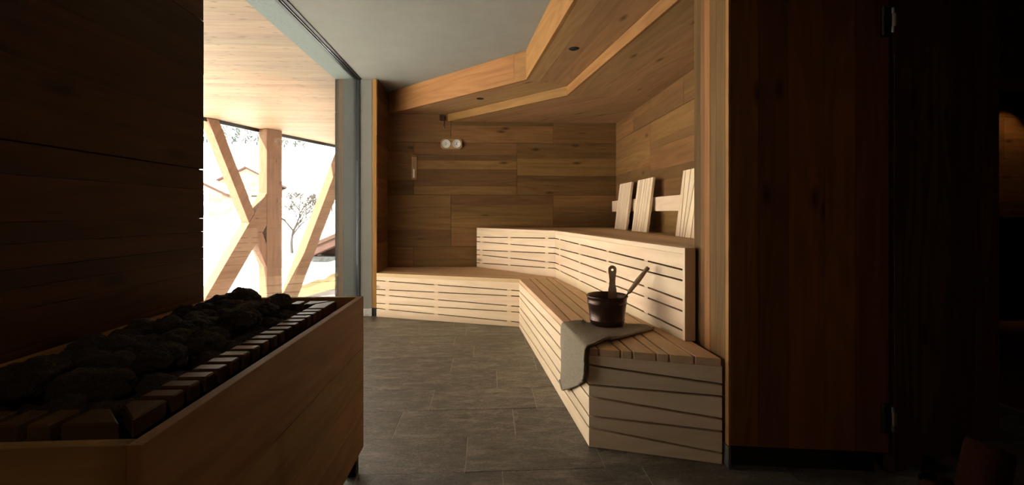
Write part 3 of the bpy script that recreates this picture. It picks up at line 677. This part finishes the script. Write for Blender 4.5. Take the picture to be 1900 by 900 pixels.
# ------------------------------------------------------------------ outdoors: roof overhang and timber frame
def hgt(x, y):
    d = math.hypot(x * .5, y); pts = [(-50, -1.15), (9, -1.1), (20, -.8), (32, -.3), (50, 1.2), (62, 3.6), (80, 10), (110, 22), (150, 38), (260, 80)]
    for (a, za), (b, zb) in zip(pts, pts[1:]):
        if a <= d <= b: 
            t_ = (d - a) / (b - a); break
    else: t_ = 1
    h = za + (zb - za) * t_
    return h + .25 * noise.noise(V((x * .08, y * .08, 0))) * min(1, d / 25) + 2.2 * noise.noise(V((x * .02, y * .02, 3))) * max(0, min(1, (d - 60) / 60))
bm = bmesh.new(); G = 64; gr = []
xs = [-1.62 - (i / G) ** 2 * 180 for i in range(G + 1)]; ys = [-40 + (i / 110) * 60 if i < 60 else -7.3 + ((i - 60) / 70) ** 1.9 * 240 for i in range(131)]
gr = [[bm.verts.new((x, y, hgt(x, y))) for y in ys] for x in xs]
for i in range(G):
    for q in range(130): bm.faces.new((gr[i][q], gr[i][q + 1], gr[i + 1][q + 1], gr[i + 1][q]))
g2 = bm_mesh(bm, 'snow_ground', 'snow', True); sg = link('snow_ground', g2, I4); tag(sg, 'snow covered slope outside the window', 'ground', kind='structure')
bm = bmesh.new(); xs2 = [-1.62 + i * 3 for i in range(34)]; ys2 = [5.7 + (i / 60) ** 1.9 * 240 for i in range(61)]
gr = [[bm.verts.new((x, y, hgt(x, y))) for y in ys2] for x in xs2]
for i in range(33):
    for q in range(60): bm.faces.new((gr[i][q], gr[i][q + 1], gr[i + 1][q + 1], gr[i + 1][q]))
sg2 = link('snow_ground', bm_mesh(bm, 'snow_ground', 'snow', True), I4); tag(sg2, 'snow covered slope behind the house wall', 'ground', kind='structure')
struct(plate('floor', [(-1.61, -3, -.36), (-1.61, 12, -.36), (-2.9, 8.9, -.36), (-3.45, 6.9, -.36), (-4.4, 4, -.36), (-6.2, -3, -.36)], 1.3, 'added_paving', None, 1, axis=(0, 1, 0), bev=0), 'unseen grey terrace added under the overhang to dim the soffit')  # out of view, added to cut the snow's bounce onto the soffit
# eave line in plan
E = [(-9.0, -3.0), (-6.6, 1.2), (-5.5, 4.2), (-4.75, 6.0), (-4.11, 7.03), (-3.875, 7.75), (-3.70, 8.25), (-3.14, 9.67), (-2.5, 11.6), (-1.62, 14.2)]
def ex(y):
    for (xa, ya), (xb, yb) in zip(E, E[1:]):
        if ya <= y <= yb: return xa + (xb - xa) * (y - ya) / (yb - ya)
    return E[0][0] if y < E[0][1] else E[-1][0]
fp = [(-1.59, -3.0, ZC + .012)] + [(x + .02, y, ZC + .012) for x, y in E] + [(-1.59, 14.2, ZC + .012)]
so_ = struct(prism('ceiling', [(p[0], -p[1]) for p in fp][::-1], .35, (0, 0, ZC + .012), (1, 0, 0), (0, -1, 0), 'larch', None, 0), 'projecting timber soffit outside the window')
y = -2.0
while y < 13.6:
    h = R.choice((.11, .14, .17, .14)); y1 = y + h
    xa, xb = ex(y) + .03, ex(y1) + .03
    if y1 > 13.5: break
    plate('plank', [(xa, y + .0006, ZC + .001), (-1.592, y + .0006, ZC + .001), (-1.592, y1 - .0006, ZC + .001), (xb, y1 - .0006, ZC + .001)], .011, 'larch', so_, -1, axis=(1, 0, 0), bev=.0006)
    y = y1
bm = bmesh.new()
for (xa, ya), (xb, yb) in zip(E, E[1:]):
    d = V((xb - xa, yb - ya)).normalized(); nrm = V((-d.y, d.x)) * .03
    q = [(xa, ya), (xb, yb), (xb + nrm.x, yb + nrm.y), (xa + nrm.x, ya + nrm.y)]
    lo_ = [bm.verts.new((*p, ZC - .05)) for p in q]; hi = [bm.verts.new((*p, ZC + .36)) for p in q]
    bm.faces.new(lo_[::-1]); bm.faces.new(hi)
    for i in range(4): bm.faces.new((lo_[i], lo_[(i + 1) % 4], hi[(i + 1) % 4], hi[i]))
link('eave_trim', bm_mesh(bm, 'eave_trim', 'dark_metal'), I4, so_)
T = V((.495, .869, 0)); p0 = V((-3.75, 7.6, 0))
def strut(name, poly, lb, cat, fwd=0, dp=.21, par=None):
    n = T.cross(V((0, 0, 1))); 
    c = V((sum(p[0] for p in poly) / len(poly), sum(p[1] for p in poly) / len(poly)))
    ax = V(poly[2]) - V(poly[1]) if name != 'timber_post' else V((0, 1))
    u = (T * ax.x + V((0, 0, ax.y))).normalized(); uy = (n.cross(u)).normalized()
    P = []
    for a, b in poly:
        d = T * (a - c.x) + V((0, 0, b - c.y)); P.append((d.dot(u), d.dot(uy)))
    o = prism(name, P, dp, p0 + T * c.x + V((0, 0, c.y)) + n * fwd, u, uy, 'glulam', par, .004)
    return tag(o, lb, cat)
strut('timber_post', [(.178, -1.15), (.461, -1.15), (.461, ZC - .004), (.178, ZC - .004)], 'upright glulam post outside the window', 'post')
br = empty('timber_brace', tuple(p0 + T * -.68 + V((0, 0, -1.1))), 'sloping glulam brace leaning from the soffit down to the post foot', 'brace')
strut('upper_length', [(-.597, ZC - .006), (-.031, 1.084), (-.128, .926), (-.763, ZC - .006)], None, None, 0, .2, br)
strut('lower_length', [(.100, .762), (.176, .58), (.176, .184), (.001, .606)], None, None, 0, .2, br)
strut('timber_brace', [(.176, 1.42), (-1.40, -1.16), (-1.11, -1.16), (.176, .88)], 'sloping glulam brace rising from lower left to the post middle', 'brace', .004)
strut('timber_brace', [(2.15, ZC - .004), (.42, -1.15), (.205, -1.15), (1.885, ZC - .004)], 'sloping glulam brace right of the post, next to the window edge', 'brace')

# ------------------------------------------------------------------ outdoors: neighbours, trees
def chalet(x, y, yaw, wdt, dep, hw, lb):
    z = hgt(x, y) - .3; t = empty('chalet', (x, y, z), lb, 'house', None)
    Rm = Matrix.Translation((x, y, z)) @ Matrix.Rotation(yaw, 4, 'Z')
    def put(name, poly, th, o, ux, uy, mt_, par):
        q = prism(name, poly, th, o, ux, uy, mt_, par, 0); return q
    def tr_(o, ux, uy): return Rm @ V(o), Rm.to_3x3() @ V(ux), Rm.to_3x3() @ V(uy)
    hr = wdt * .27
    wl_ = put('wall', [(-wdt / 2, 0), (wdt / 2, 0), (wdt / 2, hw), (0, hw + hr), (-wdt / 2, hw)], dep, *tr_((0, -dep / 2, 0), (1, 0, 0), (0, 0, 1)), 'chalet_wood', t)
    for s in (-1, 1):
        u = V((s * wdt / 2, 0, -hr)).normalized(); ln = V((wdt / 2, 0, hr)).length + .9
        put('roof', [(-.05, -dep / 2 - .9), (ln, -dep / 2 - .9), (ln, dep / 2 + .6), (-.05, dep / 2 + .6)], .22, *tr_((0, 0, hw + hr + .22), tuple(u), (0, s, 0)), 'roof_wood', t)
        put('snow_cover', [(-.05, -dep / 2 - .8), (ln - .1, -dep / 2 - .8), (ln - .1, dep / 2 + .5), (-.05, dep / 2 + .5)], .45, *tr_((0, 0, hw + hr + .7), tuple(u), (0, s, 0)), 'snow', t)
    for r in range(2):
        for i in range(3):
            cx_ = (i - 1) * wdt * .29; cz = hw * (.28 + .45 * r)
            f_ = put('window', [(cx_ - .55, cz - .6), (cx_ + .55, cz - .6), (cx_ + .55, cz + .6), (cx_ - .55, cz + .6)], .08, *tr_((0, -dep / 2 - .05, 0), (1, 0, 0), (0, 0, 1)), 'alder', t)
            put('window_pane', [(cx_ - .42, cz - .47), (cx_ + .42, cz - .47), (cx_ + .42, cz + .47), (cx_ - .42, cz + .47)], .05, *tr_((0, -dep / 2 - .07, 0), (1, 0, 0), (0, 0, 1)), 'window_dark', f_)
    put('balcony', [(-wdt / 2 - .3, hw * .46), (wdt / 2 + .3, hw * .46), (wdt / 2 + .3, hw * .62), (-wdt / 2 - .3, hw * .62)], .9, *tr_((0, -dep / 2 - .92, 0), (1, 0, 0), (0, 0, 1)), 'chalet_wood', t)
chalet(-29.6, 46, .35, 7.5, 7, 2.2, 'wooden chalet with snowy roof on the far slope, left of the leaning brace')
chalet(-30.3, 60, .3, 6.2, 6, 1.6, 'smaller snowy roofed chalet higher on the slope between brace and post')
# neighbour building seen at the lower right of the window, set about 14 m away
nb = empty('neighbour_house', (-4.2, 15.2, -1.1), 'reddish brown gabled house roof beside the snowy yard', 'house')
prism('wall', [(-1.0, -1.6), (5.5, -1.6), (5.5, 1.9), (-1.0, -.42)], 4, (-4.3, 14.4, .42), (.99, -.12, 0), (0, 0, 1), 'barn_wood_shaded', nb, 0)
for dz, y_, th_, mm in ((0, 13.7, .55, 'roof_wood'), (.235, 13.66, .6, 'roof_wood')):
    prism('verge_board', [(-1.2, -.733 + dz), (5.5, 2.05 + dz), (5.5, 2.29 + dz - (.12 if dz else 0)), (-1.2, -.503 + dz - (.12 if dz else 0))], th_, (-4.25, y_, .46), (.99, -.12, 0), (0, 0, 1), mm, nb, .005)
prism('snow_cover', [(-1.15, -.38), (5.5, 2.41), (5.5, 2.60), (-1.15, -.2)], 4.2, (-4.25, 13.72, .46), (.99, -.12, 0), (0, 0, 1), 'snow', nb, .05)
prism('stone_base', [(-1.2, -1.6), (5.5, -1.6), (5.5, -.55), (-1.2, -.45)], .5, (-4.3, 14.0, .22), (.99, -.12, 0), (0, 0, 1), 'rubble_shaded', nb, 0)
sh = empty('shed', (-4.4, 11.6, -1.1), 'low pale yellow shed with a thick snow covered roof', 'shed')
prism('wall', [(-.55, -1.2), (2.9, -1.2), (2.9, .16), (.5, .16), (-.2, -.06), (-.55, -.10)], 1.4, (-4.25, 11.03, -.52), (.98, .2, 0), (0, 0, 1), 'yellow_wall', sh, 0)
bm = bmesh.new(); A = []
for i in range(25):
    f = i / 24; x = -4.95 + 3.6 * f; dr_ = .05 * abs(noise.noise(V((i * .9, 0, 0)))) + (.06 if i % 5 == 2 else 0)
    ev = -.62 + .28 * max(0, min(1, (f - .15) / .21))
    A.append([bm.verts.new((x, 10.85 + .2 * f * 3.6, ev - dr_)), bm.verts.new((x, 10.83 + .2 * f * 3.6, ev + .08)), bm.verts.new((x + .05, 11.3 + .2 * f * 3.6, ev + .28 + .05 * math.sin(i * .7))), bm.verts.new((x + .1, 12.4 + .2 * f * 3.6, ev + .40 - .25 * f)), bm.verts.new((x + .1, 12.7 + .2 * f * 3.6, ev - .1))])
for a, b in zip(A, A[1:]):
    for q in range(4): bm.faces.new((a[q], b[q], b[q + 1], a[q + 1]))
    bm.faces.new((a[4], b[4], b[0], a[0]))
bm.faces.new(A[0]); bm.faces.new(A[-1][::-1])
link('snow_cover', bm_mesh(bm, 'snow_cover', 'snow'), I4, sh)
# bare tree and shrubs
def branch_mesh(seed, H_, spread, depth=5, r0=.07):
    rr = random.Random(seed); bm = bmesh.new()
    def grow(p, d, ln, r, lev):
        mid = p + d * ln * .5 + V((rr.uniform(-1, 1), rr.uniform(-1, 1), rr.uniform(-.5, .5))) * ln * .07; q = p + d * ln
        r = max(r, .009)
        tube_bm([p, mid, q], [r, r * .85, r * .66], 5 if lev < 3 else 3, bm)
        if lev >= depth: return
        for _ in range(3 if lev else 4):
            a = rr.uniform(0, 6.28); sp = rr.uniform(.35, .8) * spread
            nd = (d + V((math.cos(a) * sp, math.sin(a) * sp, rr.uniform(-.1, .3)))).normalized()
            grow(p + d * ln * rr.uniform(.6, 1), nd, ln * rr.uniform(.6, .8), r * .58, lev + 1)
    grow(V((0, 0, 0)), V((.04, 0, 1)).normalized(), H_ * .33, r0, 0)
    return bm_mesh(bm, 'branches', 'bark')
ta = branch_mesh(4, 3.3, 1.2, 6, .075); tb2 = branch_mesh(9, 2.4, 1.35, 4, .07)
x_, y_ = -8.8, 21.0
t = link('bare_tree', ta, Matrix.Translation((x_, y_, hgt(x_, y_) - .05))); tag(t, 'small leafless tree standing alone in the snowy yard right of the post', 'tree')
for i in range(12):
    x_ = -22.5 + i * 1.2 + R.uniform(-.5, .5); y_ = 50 + R.uniform(-2, 4); s_ = R.uniform(.75, 1.25)
    t = link('bare_shrub', tb2, Matrix.Translation((x_, y_, hgt(x_, y_) - .1)) @ Matrix.Rotation(R.uniform(0, 6), 4, 'Z') @ Matrix.Scale(s_, 4))
    tag(t, ORD[i] + ' leafless shrub from the left in the hedge row across the snow', 'shrub', 'leafless shrubs in the far hedge row')
# snowy conifers on the hill
def conifer(seed):
    rr = random.Random(seed); bm = bmesh.new(); H_ = 7.5
    for k in range(11):
        f = k / 11; z = .9 + (H_ - .9) * f; r = 1.55 * (1 - f) ** .8 + .12; nseg = 11
        top = bm.verts.new((0, 0, z + 1.0 * (1 - f * .5))); ring = []
        for i in range(nseg * 2):
            a = math.pi * i / nseg + k; rad = r * (1.0 if i % 2 else .55) * rr.uniform(.8, 1.15)
            ring.append(bm.verts.new((rad * math.cos(a), rad * math.sin(a), z - (.25 if i % 2 else 0) * r)))
        for i in range(nseg * 2):
            fc = bm.faces.new((ring[i], ring[(i + 1) % (nseg * 2)], top)); fc.material_index = 1 if rr.random() < .5 else 0
    return bm_mesh(bm, 'crown', ['needle', 'snow'])
con = [conifer(s) for s in range(3)]
bm = bmesh.new(); tube_bm([(0, 0, -.6), (0, 0, 1.6)], [.16, .13], 7, bm); trunk = bm_mesh(bm, 'trunk', 'bark')
pos = []
while len(pos) < 120:
    y_ = R.uniform(86, 104); x_ = y_ * R.uniform(-.66, -.38)
    if x_ / y_ > -.49 and R.random() < .6: continue
    if all((V((x_, y_)) - V(p)).length > 1.5 for p in pos): pos.append((x_, y_))
for i, (x_, y_) in enumerate(pos):
    Mw = Matrix.Translation((x_, y_, hgt(x_, y_))) @ Matrix.Rotation(R.uniform(0, 6), 4, 'Z') @ Matrix.Scale(R.uniform(.42, .7), 4)
    t = link('conifer', None, Mw); tag(t, 'snow dusted conifer high on the white slope', 'tree', 'snowy conifers on the far slope')
    link('crown', con[i % 3], Mw, t); link('trunk', trunk, Mw, t)
